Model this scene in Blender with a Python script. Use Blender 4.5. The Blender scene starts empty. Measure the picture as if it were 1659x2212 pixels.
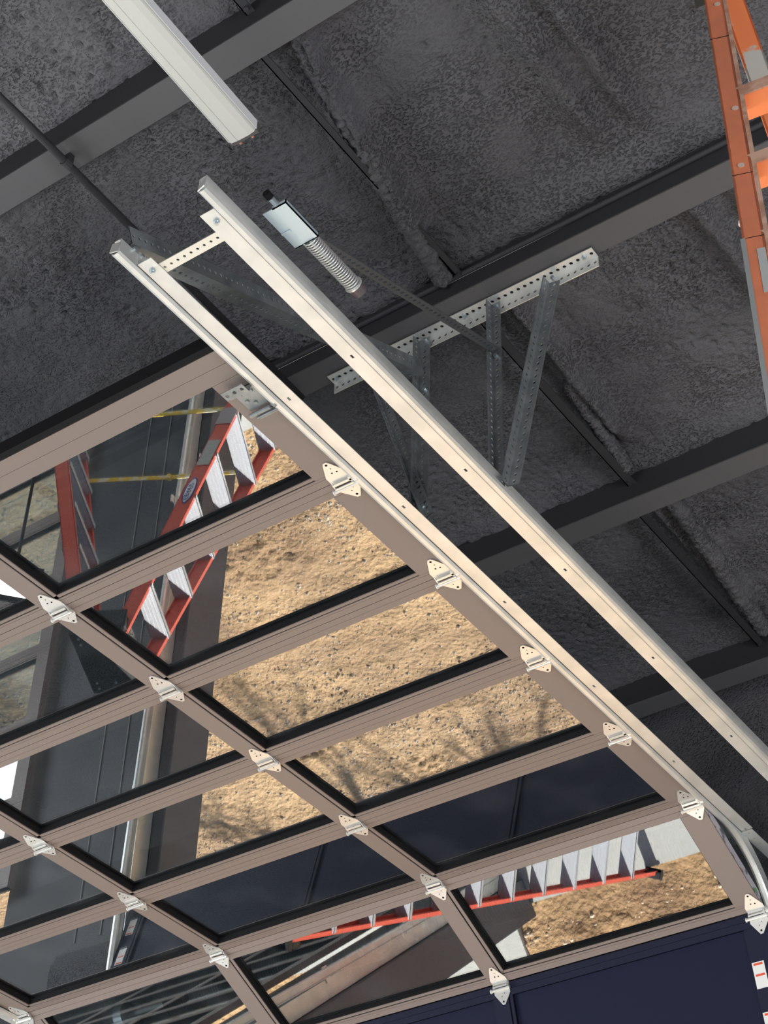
import bpy, math, random
import numpy as np
from mathutils import Vector, Matrix, noise as mnoise

C = bpy.context.scene.collection
SC = bpy.context.scene
ZO = 1.5          # everything below is measured from the lens; the floor lies 1.5 m under it
random.seed(7)
R = math.radians

# ------------------------------------------------------------------ camera
def set_camera():
    f = 3887.7
    w = Vector((0.83390983, 0.29009278, -0.56638694))
    th = w.length
    M = Matrix.Rotation(th, 3, w / th)            # world -> (right, down, forward)
    r, d, fw = Vector(M[0]), Vector(M[1]), Vector(M[2])
    cam = bpy.data.cameras.new('camera')
    o = bpy.data.objects.new('camera', cam)
    C.objects.link(o)
    mw = Matrix((r, -d, -fw)).transposed().to_4x4()
    mw.translation = (0, 0, ZO)
    o.matrix_world = mw
    cam.sensor_fit = 'HORIZONTAL'
    cam.sensor_width = 36.0
    cam.lens = f / 1659 * 36
    cam.clip_start = 0.05
    cam.clip_end = 300
    SC.camera = o
set_camera()

# ------------------------------------------------------------------ world, sun, lamps, exposure
SC.view_settings.view_transform = 'Standard'
SC.view_settings.look = 'None'
SC.view_settings.gamma = 1
SC.view_settings.use_curve_mapping = False
SC.view_settings.exposure = 1.02
SC.cycles.use_denoising = True
SC.cycles.max_bounces = 9
SC.cycles.diffuse_bounces = 4
SC.cycles.glossy_bounces = 5
SC.cycles.transparent_max_bounces = 16
SC.cycles.sample_clamp_indirect = 8
SUN = Vector((0.14, -0.82, -0.54)).normalized()    # direction the light travels

W = bpy.data.worlds.new('World'); SC.world = W; W.use_nodes = True
nt = W.node_tree; nt.nodes.clear()
sky = nt.nodes.new('ShaderNodeTexSky'); sky.sky_type = 'NISHITA'; sky.sun_disc = False
sky.sun_elevation = math.asin(-SUN.z); sky.sun_rotation = math.atan2(-SUN.x, -SUN.y)
bg = nt.nodes.new('ShaderNodeBackground'); bg.inputs['Strength'].default_value = 0.16
wo = nt.nodes.new('ShaderNodeOutputWorld')
nt.links.new(sky.outputs[0], bg.inputs[0]); nt.links.new(bg.outputs[0], wo.inputs[0])

sl = bpy.data.lights.new('sun', 'SUN'); sl.energy = 12.5; sl.angle = R(0.5); sl.color = (1, 0.945, 0.86)
so = bpy.data.objects.new('sun', sl); C.objects.link(so)
so.rotation_euler = SUN.to_track_quat('-Z', 'Y').to_euler(); so.location = (-2, 20, 16)

def area(name, loc, aim, sx, sy, power, col):
    l = bpy.data.lights.new(name, 'AREA'); l.shape = 'RECTANGLE'; l.size = sx; l.size_y = sy
    l.energy = power; l.color = col
    o = bpy.data.objects.new(name, l); C.objects.link(o)
    o.location = (loc[0], loc[1], loc[2] + ZO)
    o.rotation_euler = (Vector(aim) - Vector(loc)).to_track_quat('-Z', 'Y').to_euler()
    return o
# daylight through the big open doorway behind; both side lamps are added fill
area('daylight_back_doorway', (-3.0, -6.2, 0.4), (-2.6, 1.0, -1.5), 7.0, 3.6, 120, (0.86, 0.92, 1.0))
area('fill_right', (4.6, 1.6, 0.3), (-2.0, 4.2, 3.6), 5.0, 3.2, 240, (0.92, 0.94, 1.0))  # added fill lamp grazing the foam; no doorway stands on this side
area('fill_left', (-10.8, 1.5, 0.4), (-2.6, 1.6, 4.0), 4.5, 3.4, 270, (0.84, 0.93, 1.0))  # fill lamp for side light, aimed up at the ceiling

# ------------------------------------------------------------------ materials
def mat(name, col, rough=0.5, metal=0.0, bump=None, var=None, spec=0.5, extra=None):
    m = bpy.data.materials.new(name); m.use_nodes = True
    n = m.node_tree.nodes; l = m.node_tree.links
    p = n['Principled BSDF']
    p.inputs['Base Color'].default_value = (*col, 1)
    p.inputs['Roughness'].default_value = rough
    p.inputs['Metallic'].default_value = metal
    p.inputs['Specular IOR Level'].default_value = spec
    tc = n.new('ShaderNodeTexCoord')
    if var:                                        # (second colour, scale, lo, hi)
        t = n.new('ShaderNodeTexNoise'); t.inputs['Scale'].default_value = var[1]; t.inputs['Detail'].default_value = 6
        cr = n.new('ShaderNodeValToRGB')
        cr.color_ramp.elements[0].position = var[2]; cr.color_ramp.elements[1].position = var[3]
        cr.color_ramp.elements[0].color = (*col, 1); cr.color_ramp.elements[1].color = (*var[0], 1)
        l.new(tc.outputs['Object'], t.inputs['Vector']); l.new(t.outputs['Fac'], cr.inputs[0])
        l.new(cr.outputs[0], p.inputs['Base Color'])
    if bump:                                       # (kind, scale, distance)
        if bump[0] == 'voronoi':
            t = n.new('ShaderNodeTexVoronoi'); t.inputs['Scale'].default_value = bump[1]; src = t.outputs['Distance']
        else:
            t = n.new('ShaderNodeTexNoise'); t.inputs['Scale'].default_value = bump[1]; t.inputs['Detail'].default_value = 5; src = t.outputs['Fac']
        b = n.new('ShaderNodeBump'); b.inputs['Distance'].default_value = bump[2]; b.inputs['Strength'].default_value = 1
        l.new(tc.outputs['Object'], t.inputs['Vector']); l.new(src, b.inputs['Height']); l.new(b.outputs[0], p.inputs['Normal'])
    return m

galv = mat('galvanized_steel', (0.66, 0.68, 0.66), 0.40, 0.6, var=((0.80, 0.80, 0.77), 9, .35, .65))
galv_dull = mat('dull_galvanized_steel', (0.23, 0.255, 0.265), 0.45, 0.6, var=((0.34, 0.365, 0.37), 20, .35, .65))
zinc = mat('bright_zinc_plate', (0.80, 0.80, 0.77), 0.32, 0.6)
bolt_m = mat('zinc_bolt', (0.50, 0.58, 0.62), 0.3, 0.8)
bronze = mat('bronze_painted_aluminium', (0.225, 0.180, 0.160), 0.48, 0.0)
panel_m = mat('shaded_bronze_panel', (0.0035, 0.006, 0.027), 0.55, 0.0, spec=.25)  # bronze darkened to navy: shade of the upright section put into the colour
rubber = mat('black_rubber_gasket', (0.006, 0.006, 0.007), 0.8, 0.0, spec=0.2)
paint_black = mat('black_sprayed_steel', (0.030, 0.030, 0.034), 0.6)  # purlin webs too: their shade is put into this darker colour
paint_flange = mat('lit_sprayed_steel', (0.100, 0.097, 0.100), 0.7)  # purlin paint lightened for bounce from below, put into the colour
pipe_m = mat('black_pipe', (0.03, 0.03, 0.033), 0.5)
white_lens = mat('white_fixture_lens', (0.60, 0.595, 0.55), 0.35)
white_body = mat('white_fixture_body', (0.72, 0.73, 0.72), 0.4)
wall_m = mat('dark_grey_liner_panel', (0.045, 0.047, 0.054), 0.6, var=((0.07, 0.07, 0.075), 1.3, .4, .7))
conc = mat('concrete_floor', (0.34, 0.345, 0.33), 0.7, var=((0.42, 0.42, 0.40), 1.7, .35, .7), bump=('noise', 30, .0005))
conc_out = mat('pale_concrete_apron', (0.46, 0.46, 0.43), 0.75, var=((0.38, 0.38, 0.36), 3, .4, .7), bump=('noise', 50, .0005))
orange = mat('worn_orange_fibreglass', (0.70, 0.215, 0.10), 0.5, var=((0.56, 0.18, 0.095), 9, .35, .7), bump=('noise', 160, .0006))
orange_lit = mat('lit_orange_fibreglass', (0.95, 0.27, 0.09), 0.5)  # ladder orange brightened: light from the floor put into the colour
orange_lit_worn = mat('lit_orange_fibreglass_with_bare_patches', (0.95, 0.28, 0.10), 0.5, var=((0.60, 0.60, 0.54), 6, .54, .56))  # same brightened orange as if lit, with real bare patches
bare = mat('scuffed_bare_edge', (0.58, 0.36, 0.26), 0.6, var=((0.40, 0.20, 0.13), 22, .4, .6))
red = mat('red_fibreglass', (0.60, 0.10, 0.065), 0.45)
alu = mat('brushed_aluminium', (0.50, 0.52, 0.56), 0.35, 0.25)
blackp = mat('black_plastic', (0.012, 0.013, 0.015), 0.5)
yellow = mat('yellow_spreader_paint', (0.62, 0.44, 0.03), 0.55, var=((0.62, 0.60, 0.45), 18, .5, .6))
grey_label = mat('grey_label', (0.42, 0.43, 0.41), 0.6)
white_st = mat('white_sticker', (0.78, 0.78, 0.75), 0.5)
red_st = mat('orange_red_print', (0.75, 0.09, 0.03), 0.5)
blue_st = mat('blue_print', (0.04, 0.06, 0.30), 0.5)
green_st = mat('green_print', (0.08, 0.40, 0.05), 0.5)
film_m = mat('scuffed_edge_film', (0.45, 0.42, 0.46), 0.4, var=((0.10, 0.10, 0.11), 26, .52, .58))
copper = mat('orange_wire', (0.6, 0.2, 0.1), 0.5)
spring_m = mat('oiled_black_spring', (0.045, 0.048, 0.058), 0.45, 0.2)
bark = mat('tree_bark', (0.12, 0.09, 0.07), 0.9)
stone_m = mat('pale_gravel_stone', (0.60, 0.50, 0.38), 0.85, var=((0.40, 0.30, 0.20), 5, .45, .6))

def foam_material():
    m = bpy.data.materials.new('black_spray_foam'); m.use_nodes = True
    n = m.node_tree.nodes; l = m.node_tree.links; p = n['Principled BSDF']
    p.inputs['Roughness'].default_value = 0.75
    tc = n.new('ShaderNodeTexCoord')
    a = n.new('ShaderNodeTexNoise'); a.inputs['Scale'].default_value = 122; a.inputs['Detail'].default_value = 2.0; a.inputs['Roughness'].default_value = .45
    mp = n.new('ShaderNodeMapping'); mp.inputs['Scale'].default_value = (0.80, 1.1, 1.0); l.new(tc.outputs['Object'], mp.inputs[0])
    mr = n.new('ShaderNodeMapRange'); mr.inputs[1].default_value = .30; mr.inputs[2].default_value = .50; mr.inputs[3].default_value = 0.0; mr.inputs[4].default_value = 1.0
    lg = n.new('ShaderNodeTexNoise'); lg.inputs['Scale'].default_value = 4; l.new(tc.outputs['Object'], lg.inputs['Vector'])
    ls = n.new('ShaderNodeMapRange'); ls.inputs[1].default_value = .38; ls.inputs[2].default_value = .62; ls.inputs[3].default_value = .45; ls.inputs[4].default_value = 1.0
    l.new(lg.outputs['Fac'], ls.inputs[0])
    b = n.new('ShaderNodeBump'); b.inputs['Distance'].default_value = 0.0105; l.new(ls.outputs[0], b.inputs['Strength'])
    c = n.new('ShaderNodeValToRGB'); c.color_ramp.elements[0].color = (0.074, 0.072, 0.079, 1); c.color_ramp.elements[1].color = (0.124, 0.120, 0.127, 1)
    g = n.new('ShaderNodeTexNoise'); g.inputs['Scale'].default_value = 1.6; g.inputs['Detail'].default_value = 4
    c.color_ramp.elements[0].position = .35; c.color_ramp.elements[1].position = .7
    l.new(mp.outputs[0], a.inputs['Vector']); l.new(tc.outputs['Object'], g.inputs['Vector'])
    l.new(a.outputs['Fac'], mr.inputs[0]); l.new(mr.outputs[0], b.inputs['Height']); l.new(b.outputs[0], p.inputs['Normal'])
    l.new(g.outputs['Fac'], c.inputs[0]); l.new(c.outputs[0], p.inputs['Base Color'])
    return m
foam = foam_material()

def gravel_material():
    m = bpy.data.materials.new('tan_gravelly_dirt'); m.use_nodes = True
    n = m.node_tree.nodes; l = m.node_tree.links; p = n['Principled BSDF']
    p.inputs['Roughness'].default_value = 0.9
    tc = n.new('ShaderNodeTexCoord')
    a = n.new('ShaderNodeTexNoise'); a.inputs['Scale'].default_value = 1.1; a.inputs['Detail'].default_value = 8; a.inputs['Roughness'].default_value = .6
    r1 = n.new('ShaderNodeValToRGB')
    e = r1.color_ramp.elements; e[0].position = .32; e[0].color = (0.27, 0.165, 0.085, 1); e[1].position = .62; e[1].color = (0.53, 0.345, 0.175, 1)
    b = n.new('ShaderNodeTexVoronoi'); b.inputs['Scale'].default_value = 34
    r2 = n.new('ShaderNodeValToRGB')
    e = r2.color_ramp.elements; e[0].position = .12; e[0].color = (1.22, 1.2, 1.18, 1); e[1].position = .5; e[1].color = (0.72, 0.70, 0.68, 1)
    mx = n.new('ShaderNodeMix'); mx.data_type = 'RGBA'; mx.blend_type = 'MULTIPLY'; mx.inputs[0].default_value = 0.6
    f = n.new('ShaderNodeTexNoise'); f.inputs['Scale'].default_value = 26; f.inputs['Detail'].default_value = 6
    bp = n.new('ShaderNodeBump'); bp.inputs['Distance'].default_value = 0.035; bp.inputs['Strength'].default_value = .9
    for t in (a, b, f): l.new(tc.outputs['Object'], t.inputs['Vector'])
    l.new(a.outputs['Fac'], r1.inputs[0]); l.new(b.outputs['Distance'], r2.inputs[0])
    l.new(r1.outputs[0], mx.inputs[6]); l.new(r2.outputs[0], mx.inputs[7]); l.new(mx.outputs[2], p.inputs['Base Color'])
    l.new(f.outputs['Fac'], bp.inputs['Height']); l.new(bp.outputs[0], p.inputs['Normal'])
    return m
gravel = gravel_material()

def glass_material():
    m = bpy.data.materials.new('coated_reflective_glass'); m.use_nodes = True
    n = m.node_tree.nodes; l = m.node_tree.links; n.clear()
    out = n.new('ShaderNodeOutputMaterial')
    tr = n.new('ShaderNodeBsdfTransparent'); tr.inputs[0].default_value = (0.62, 0.68, 0.70, 1)
    gl = n.new('ShaderNodeBsdfGlossy'); gl.inputs['Roughness'].default_value = 0.0; gl.inputs[0].default_value = (1, 1, 1, 1)
    df = n.new('ShaderNodeBsdfDiffuse'); df.inputs[0].default_value = (0.6, 0.65, 0.7, 1)
    fr = n.new('ShaderNodeLayerWeight'); fr.inputs[0].default_value = 0.5
    pw = n.new('ShaderNodeMath'); pw.operation = 'POWER'; pw.inputs[1].default_value = 4; l.new(fr.outputs['Facing'], pw.inputs[0])
    ad = n.new('ShaderNodeMath'); ad.operation = 'MULTIPLY_ADD'; ad.inputs[1].default_value = 0.75; ad.inputs[2].default_value = 0.235; ad.use_clamp = True
    mx = n.new('ShaderNodeMixShader'); mx2 = n.new('ShaderNodeMixShader')
    tc = n.new('ShaderNodeTexCoord'); ns = n.new('ShaderNodeTexNoise'); ns.inputs['Scale'].default_value = 3; ns.inputs['Detail'].default_value = 5
    mr = n.new('ShaderNodeMapRange'); mr.inputs[1].default_value = .5; mr.inputs[2].default_value = .8; mr.inputs[3].default_value = 0.0; mr.inputs[4].default_value = 0.035
    l.new(pw.outputs[0], ad.inputs[0]); l.new(ad.outputs[0], mx.inputs[0])
    l.new(tr.outputs[0], mx.inputs[1]); l.new(gl.outputs[0], mx.inputs[2])
    l.new(tc.outputs['Object'], ns.inputs['Vector']); l.new(ns.outputs['Fac'], mr.inputs[0]); l.new(mr.outputs[0], mx2.inputs[0])
    l.new(mx.outputs[0], mx2.inputs[1]); l.new(df.outputs[0], mx2.inputs[2]); l.new(mx2.outputs[0], out.inputs[0])
    return m
glass = glass_material()

# ------------------------------------------------------------------ mesh helpers
class MB:
    def __init__(s): s.v = []; s.f = []
    def add(s, vs, fs):
        k = len(s.v); s.v += [tuple(x) for x in vs]; s.f += [tuple(i + k for i in q) for q in fs]; return s
    def box(s, a, b):
        return s.obox(a, (b[0]-a[0], 0, 0), (0, b[1]-a[1], 0), (0, 0, b[2]-a[2]))
    def obox(s, o, u, v, w):
        o, u, v, w = map(Vector, (o, u, v, w))
        p = [o, o+u, o+u+v, o+v, o+w, o+u+w, o+u+v+w, o+v+w]
        f = [(0,3,2,1),(4,5,6,7),(0,1,5,4),(1,2,6,5),(2,3,7,6),(3,0,4,7)]
        if u.cross(v).dot(w) < 0: f = [q[::-1] for q in f]
        return s.add(p, f)
    def beam(s, p, q, side, up, w, h):             # box from p to q, w wide along side, h along up, centred
        p, q, side, up = map(Vector, (p, q, side, up))
        return s.obox(p - side*w/2 - up*h/2, q - p, side*w, up*h)
    def prism(s, pts, ext):
        pts = [Vector(p) for p in pts]; e = Vector(ext); n = len(pts)
        f = [tuple(range(n)), tuple(range(2*n-1, n-1, -1))] + [(i, i+n, (i+1) % n + n, (i+1) % n) for i in range(n)]
        nrm = sum(((pts[i]).cross(pts[(i+1) % n]) for i in range(n)), Vector())
        if nrm.dot(e) > 0: f = [q[::-1] for q in f]
        return s.add(pts + [p + e for p in pts], f)
    def tube(s, path, r, n=10, caps=True, r2=None):
        path = [Vector(p) for p in path]; m = len(path); vs = []; prev = None
        for i, p in enumerate(path):
            t = (path[min(i+1, m-1)] - path[max(i-1, 0)]).normalized()
            if prev is None: a = t.orthogonal().normalized()
            else: a = (prev - t * prev.dot(t)).normalized()
            prev = a; b = t.cross(a)
            rr = r if r2 is None else r + (r2 - r) * i / (m - 1)
            for k in range(n):
                c = 2*math.pi*k/n; vs.append(p + (a*math.cos(c) + b*math.sin(c))*rr)
        fs = [(i*n+k, i*n+(k+1) % n, (i+1)*n+(k+1) % n, (i+1)*n+k) for i in range(m-1) for k in range(n)]
        if caps: fs += [tuple(range(n-1, -1, -1)), tuple((m-1)*n+k for k in range(n))]
        return s.add(vs, fs)
    def sweep(s, rings):                           # list of equal-length closed rings
        n = len(rings[0]); vs = [p for r in rings for p in r]; m = len(rings)
        fs = [(i*n+k, i*n+(k+1) % n, (i+1)*n+(k+1) % n, (i+1)*n+k) for i in range(m-1) for k in range(n)]
        fs += [tuple(range(n-1, -1, -1)), tuple((m-1)*n+k for k in range(n))]
        return s.add(vs, fs)
    def holed(s, p, q, across, w, pitch, r, th, off=0.5):   # flat strip with real round holes, thickness th
        p, q, a = Vector(p), Vector(q), Vector(across).normalized(); L = (q-p).length; t = (q-p)/L
        nn = t.cross(a).normalized()*th
        cnt = max(1, int(round(L/pitch))); pt = L/cnt
        base = []
        for i in range(cnt):
            c = p + t*(i+.5)*pt + a*w*off; k = len(base)
            x, lo, hi = pt/2, -w*off, w*(1-off)
            outer = [(x,0),(x,hi),(0,hi),(-x,hi),(-x,0),(-x,lo),(0,lo),(x,lo)]
            base += [c + t*u + a*v for u, v in outer]
            base += [c + t*r*math.cos(j*math.pi/4) + a*r*math.sin(j*math.pi/4) for j in range(8)]
        nb = len(base); fs = []
        for i in range(cnt):
            k = i*16
            for j in range(8):
                j2 = (j+1) % 8
                fs.append((k+j, k+j2, k+8+j2, k+8+j))
                fs.append((nb+k+j2, nb+k+j, nb+k+8+j, nb+k+8+j2))
                fs.append((k+8+j, k+8+j2, nb+k+8+j2, nb+k+8+j))
            for j in (1, 2, 5, 6): fs.append((k+j2q(j), k+j, nb+k+j, nb+k+j2q(j)))
        fs += [(1, 0, nb, nb+1), (0, 7, nb+7, nb)]
        k = (cnt-1)*16; fs += [(k+4, k+3, nb+k+3, nb+k+4), (k+5, k+4, nb+k+4, nb+k+5)]
        return s.add(base + [b + nn for b in base], fs)
def j2q(j): return (j+1) % 8

def obj(name, mb, m, parent=None, origin=(0, 0, 0), smooth=False, **props):
    me = bpy.data.meshes.new(name)
    o0 = Vector(origin)
    if parent is not None and 'org' in ORG.get(parent.name, {}): o0 = Vector(ORG[parent.name]['org'])
    me.from_pydata([tuple(Vector(v) - o0) for v in mb.v], [], mb.f); me.update()
    if smooth:
        for p in me.polygons: p.use_smooth = True
    me.materials.append(m)
    o = bpy.data.objects.new(name, me); C.objects.link(o)
    if parent is not None:
        o.parent = parent
        ORG[o.name] = {'org': tuple(o0)}
    else:
        o.location = (o0.x, o0.y, o0.z + ZO)
    for k, v in props.items(): o[k] = v
    return o
ORG = {}
def thing(name, label, cat, loc, group=None):
    o = bpy.data.objects.new(name, None); C.objects.link(o); o.empty_display_size = .1
    o.location = (loc[0], loc[1], loc[2] + ZO); o['label'] = label; o['category'] = cat
    if group: o['group'] = group
    o['kind'] = 'thing'
    ORG[o.name] = {'org': tuple(loc)}
    return o
def struct(name, mb, m, **k): return obj(name, mb, m, kind='structure', **k)
def V(*a): return Vector(a)

# ------------------------------------------------------------------ room shell
FZ = -1.5
WY0, WY1 = 5.95, 6.20            # front wall
OX0, OX1, OZ = -5.77, -2.46, 2.46   # this opening
NX0, NX1 = -10.15, -6.86            # opening to the left
QX0, QX1 = -1.98, 1.30              # opening to the right
struct('floor', MB().box((-11.5, -7.0, FZ-.15), (5.0, 6.12, FZ)), conc)
mb = MB()
mb.box((-11.5, WY0, OZ), (5.0, WY1, 4.75))
for a, b in ((-11.5, NX0), (NX1, OX0), (OX1, QX0), (QX1, 5.0)): mb.box((a, WY0, FZ), (b, WY1, OZ))
struct('wall_front', mb, wall_m)
mb = MB(); mb.box((-11.7, -7, FZ), (-11.5, -0.8, 4.75)).box((-11.7, 3.8, FZ), (-11.5, 6.2, 4.75)).box((-11.7, -.8, 2.4), (-11.5, 3.8, 4.75))
struct('wall_left', mb, wall_m)
struct('wall_right', MB().box((5.0, -7, FZ), (5.2, 6.2, 4.75)), wall_m)
mb = MB(); mb.box((-11.5, -7.2, FZ), (-6.8, -7, 4.75)).box((.8, -7.2, FZ), (5, -7, 4.75)).box((-6.8, -7.2, 2.6), (.8, -7, 4.75))
struct('wall_back', mb, wall_m)
struct('roof', MB().box((-11.7, -7.2, 4.62), (5.2, 6.5, 4.78)), paint_black)

PE = [-0.12, 1.06, 2.235, 3.40, 4.59, 5.745]     # outer edge of every purlin flange
RIDGE = {1.1: ((-1.5, .03, .05, 0, .3), (-2.1, .04, .03, 0, 1)),
         2.2: ((-2.03, .085, .033, -.165, 1.3), (-1.525, .060, .045, -.01, .3), (-1.40, .045, .035, -.01, .2), (-1.66, -.02, .05, 0, 0), (-1.05, .02, .05, 0, 0), (-3.3, .012, .07, 0, 0)),
         3.4: ((-2.105, .070, .035, -.03, .5), (-1.42, .055, .04, .02, .4), (-1.28, .040, .035, 0, 0), (-1.75, .010, .05, 0, 0)),
         4.6: ((-2.17, .060, .032, -.02, .3), (-2.245, .03, .018, 0, 0), (-1.5, .03, .05, 0, 0))}
def foam_pit(x, y):
    a = mnoise.noise(V(x*46, y*58, 2)); b = mnoise.noise(V(x*95, y*120, 5)); m = .55 + .6*mnoise.noise(V(x*2.2, y*2.2, 6))
    return .034*m*max(0, a + .35*b - .10) - .004*b
def foam_bay(y0, y1, x0, x1, step):
    nx = int((x1-x0)/step)+1; ny = int((y1-y0)/step)+1
    vs = []
    for j in range(ny):
        y = y0 + (y1-y0)*j/(ny-1)
        for i in range(nx):
            x = x0 + (x1-x0)*i/(nx-1)
            z = 4.405
            z -= .038*math.exp(-((y1-y)/.09)**2) + .115*math.exp(-((y-y0)/.06)**2)
            z += .016*mnoise.noise(V(x*1.7, y*1.7, 3)) + .006*mnoise.noise(V(x*9, y*9, 7)) + .0035*mnoise.noise(V(x*24, y*30, 1)) + (foam_pit(x, y) if step < .02 else 0)
            fade = min(1, (y-y0)/.12, max(0, (y1-y-.12)/.15)); fade = max(0, fade)
            for rx, h, s, drift, tex in RIDGE.get(round(y0, 1), ()):
                c = rx + drift*(y-y0) + .010*mnoise.noise(V(rx, y*3, 0))
                g = math.exp(-((x-c)/s)**2)
                z -= h*fade*g*(1 + tex*(.35*mnoise.noise(V(x*14, y*55, 2)) + .2*mnoise.noise(V(x*40, y*40, 4))))
            vs.append((x, y, z))
    fs = [(j*nx+i, (j+1)*nx+i, (j+1)*nx+i+1, j*nx+i+1) for j in range(ny-1) for i in range(nx-1)]
    return vs, fs
mb = MB()
for k in range(2, 5):
    mb.add(*foam_bay(PE[k]-.004, PE[k+1]-.098, -4.25, -.5, .0078)); mb.add(*foam_bay(PE[k]-.004, PE[k+1]-.098, -5.0, -4.25, .03)); mb.add(*foam_bay(PE[k]-.004, PE[k+1]-.098, -.5, -.2, .03))
mb.add(*foam_bay(PE[1]-.004, PE[2]-.098, -4.2, -.8, .0078)); mb.add(*foam_bay(PE[1]-.004, PE[2]-.098, -5.0, -4.2, .03)); mb.add(*foam_bay(PE[1]-.004, PE[2]-.098, -.8, -.2, .03))
mb.add(*foam_bay(PE[5]-.004, WY0+.02, -5.0, -.2, .03))
for a, b in ((-11.5, -5.0), (-.2, 5.0)): mb.add(*foam_bay(-7, 5.95, a, b, .12))
mb.add(*foam_bay(-7, PE[1]-.098, -5.0, -.2, .10))
struct('ceiling', mb, foam, smooth=True)
# thick roll of foam sprayed over a strut, running up to the third purlin
def foam_roll(p, q, r):
    p, q = V(*p), V(*q); n, m = 150, 26; d = (q-p).normalized(); a = d.cross(V(0, 0, 1)).normalized(); b = d.cross(a); rings = []
    for i in range(n+1):
        c = p + (q-p)*i/n + a*.008*mnoise.noise(V(i*.05, 1, 1)); ring = []
        for k in range(m):
            t = 2*math.pi*k/m; rr = r*(1 + .30*mnoise.noise(V(i*.42, math.cos(t)*1.6, math.sin(t)*1.6)) + .14*mnoise.noise(V(i*1.1, math.cos(t)*4, math.sin(t)*4)))*min(1, .5+i/30)
            ring.append(c + a*math.cos(t)*rr + b*math.sin(t)*rr*1.1)
        rings.append(ring)
    return MB().sweep(rings)
struct('ceiling_foam_roll', foam_roll((-2.065, 2.27, 4.372), (-2.222, 3.285, 4.332), .034), foam, smooth=True)
struct('ceiling_foam_roll', foam_roll((-2.150, 4.66, 4.380), (-2.225, 5.60, 4.360), .034), foam, smooth=True)
struct('ceiling_foam_roll', foam_roll((-2.160, 3.95, 4.385), (-2.190, 4.42, 4.345), .026), foam, smooth=True)
# foam skin running down the wall over the door
def header_foam():
    x0, x1, z0, z1, st = -6.4, 1.5, 2.75, 4.42, .035
    nx = int((x1-x0)/st)+1; nz = int((z1-z0)/st)+1; vs = []
    for j in range(nz):
        z = z0 + (z1-z0)*j/(nz-1)
        for i in range(nx):
            x = x0 + (x1-x0)*i/(nx-1)
            y = WY0-.045 + .02*mnoise.noise(V(x*2, z*2, 9)) + .006*mnoise.noise(V(x*12, z*12, 4)) + .04*math.exp(-((z-z0)/.06)**2)
            vs.append((x, y, z))
    return vs, [(j*nx+i, j*nx+i+1, (j+1)*nx+i+1, (j+1)*nx+i) for j in range(nz-1) for i in range(nx-1)]
struct('trim_1', MB().add(*header_foam()), foam, smooth=True)
# flashing that lines the opening
mb = MB()
mb.box((OX0, WY0-.004, FZ), (OX0+.012, WY1+.012, OZ)).box((OX1-.012, WY0-.004, FZ), (OX1, WY1+.012, OZ)).box((OX0, WY0-.004, OZ-.012), (OX1, WY1+.012, OZ))
struct('trim_2', mb, mat('grey_jamb_flashing', (0.095, 0.10, 0.115), 0.6))
mb = MB()
for x in (-6.12, -6.30): mb.box((x, WY0-.006, FZ), (x+.006, WY0, 2.7))
struct('trim_3', mb, mat('pale_wall_seam', (0.22, 0.22, 0.22), 0.6))

plabels = {1: 'black painted roof purlin nearest the camera, above the light fixture', 2: 'black roof purlin crossing behind the white light fixture',
           3: 'black roof purlin that carries the perforated mounting angle', 4: 'black roof purlin just beyond the perforated hangers', 5: 'black roof purlin farthest away, close to the wall over the door'}
for k in range(1, 6):
    e = PE[k]
    t = thing('roof_purlin', plabels[k], 'beam', (-3, e-.05, 4.25), 'roof purlins'); t['kind'] = 'structure'
    obj('web', MB().box((-11.5, e-.099, 4.2565), (5, e-.094, 4.62)), paint_black, t)
    mb = MB().box((-11.5, e-.10, 4.25), (5, e, 4.256)); mb.box((-11.5, e-.006, 4.256), (5, e, 4.275))
    obj('flange', mb, paint_flange, t)
    if k == 3:
        mb = MB().tube([(-11.4, e-.108, 4.325), (4.9, e-.108, 4.325)], .010, 8)
        obj('stiffening_bead', mb, paint_black, t, smooth=True)

# sag angles between the purlins
def sag(k, x, w, label):
    t = thing('sag_angle', label, 'strut', (x, PE[k], 4.33), 'struts between the purlins')
    y0, y1 = PE[k]+.02, PE[k+1]-.10
    mb = MB().box((x, y0, 4.318), (x+w, y1+.005, 4.322)).box((x, y0, 4.318), (x+.004, y1+.005, 4.36))
    obj('angle', mb, paint_black, t)
    obj('bolt', MB().tube([(x+w/2, y1-.02, 4.318), (x+w/2, y1-.02, 4.309)], .009, 6), paint_black, t)
sag(1, -2.118, .030, 'black strut ending at the purlin behind the light fixture')
sag(2, -2.175, .024, 'black strut running along the foam roll beside the bumper spring')
sag(3, -2.225, .035, 'black strut between the second and third purlins right of the hangers')
sag(4, -2.275, .032, 'black strut between the two farthest purlins')

# conduit
t = thing('conduit_pipe', 'black pipe hung under the purlins left of the door track', 'pipe', (-2.84, 2.0, 4.22))
obj('pipe', MB().tube([(-2.82, -.5, 4.22), (-2.83, 2.0, 4.222), (-2.865, 3.38, 4.222)], .0125, 12), pipe_m, t, smooth=True)
for y in (PE[2]-.05,):
    mb = MB().tube([(-2.834-(y-2.2)*.026, y-.012, 4.222), (-2.834-(y-2.2)*.026, y+.012, 4.222)], .0165, 12)
    mb.box((-2.852, y-.010, 4.222), (-2.816, y+.010, 4.25))
    obj('clamp', mb, paint_black, t, smooth=False)

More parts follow.
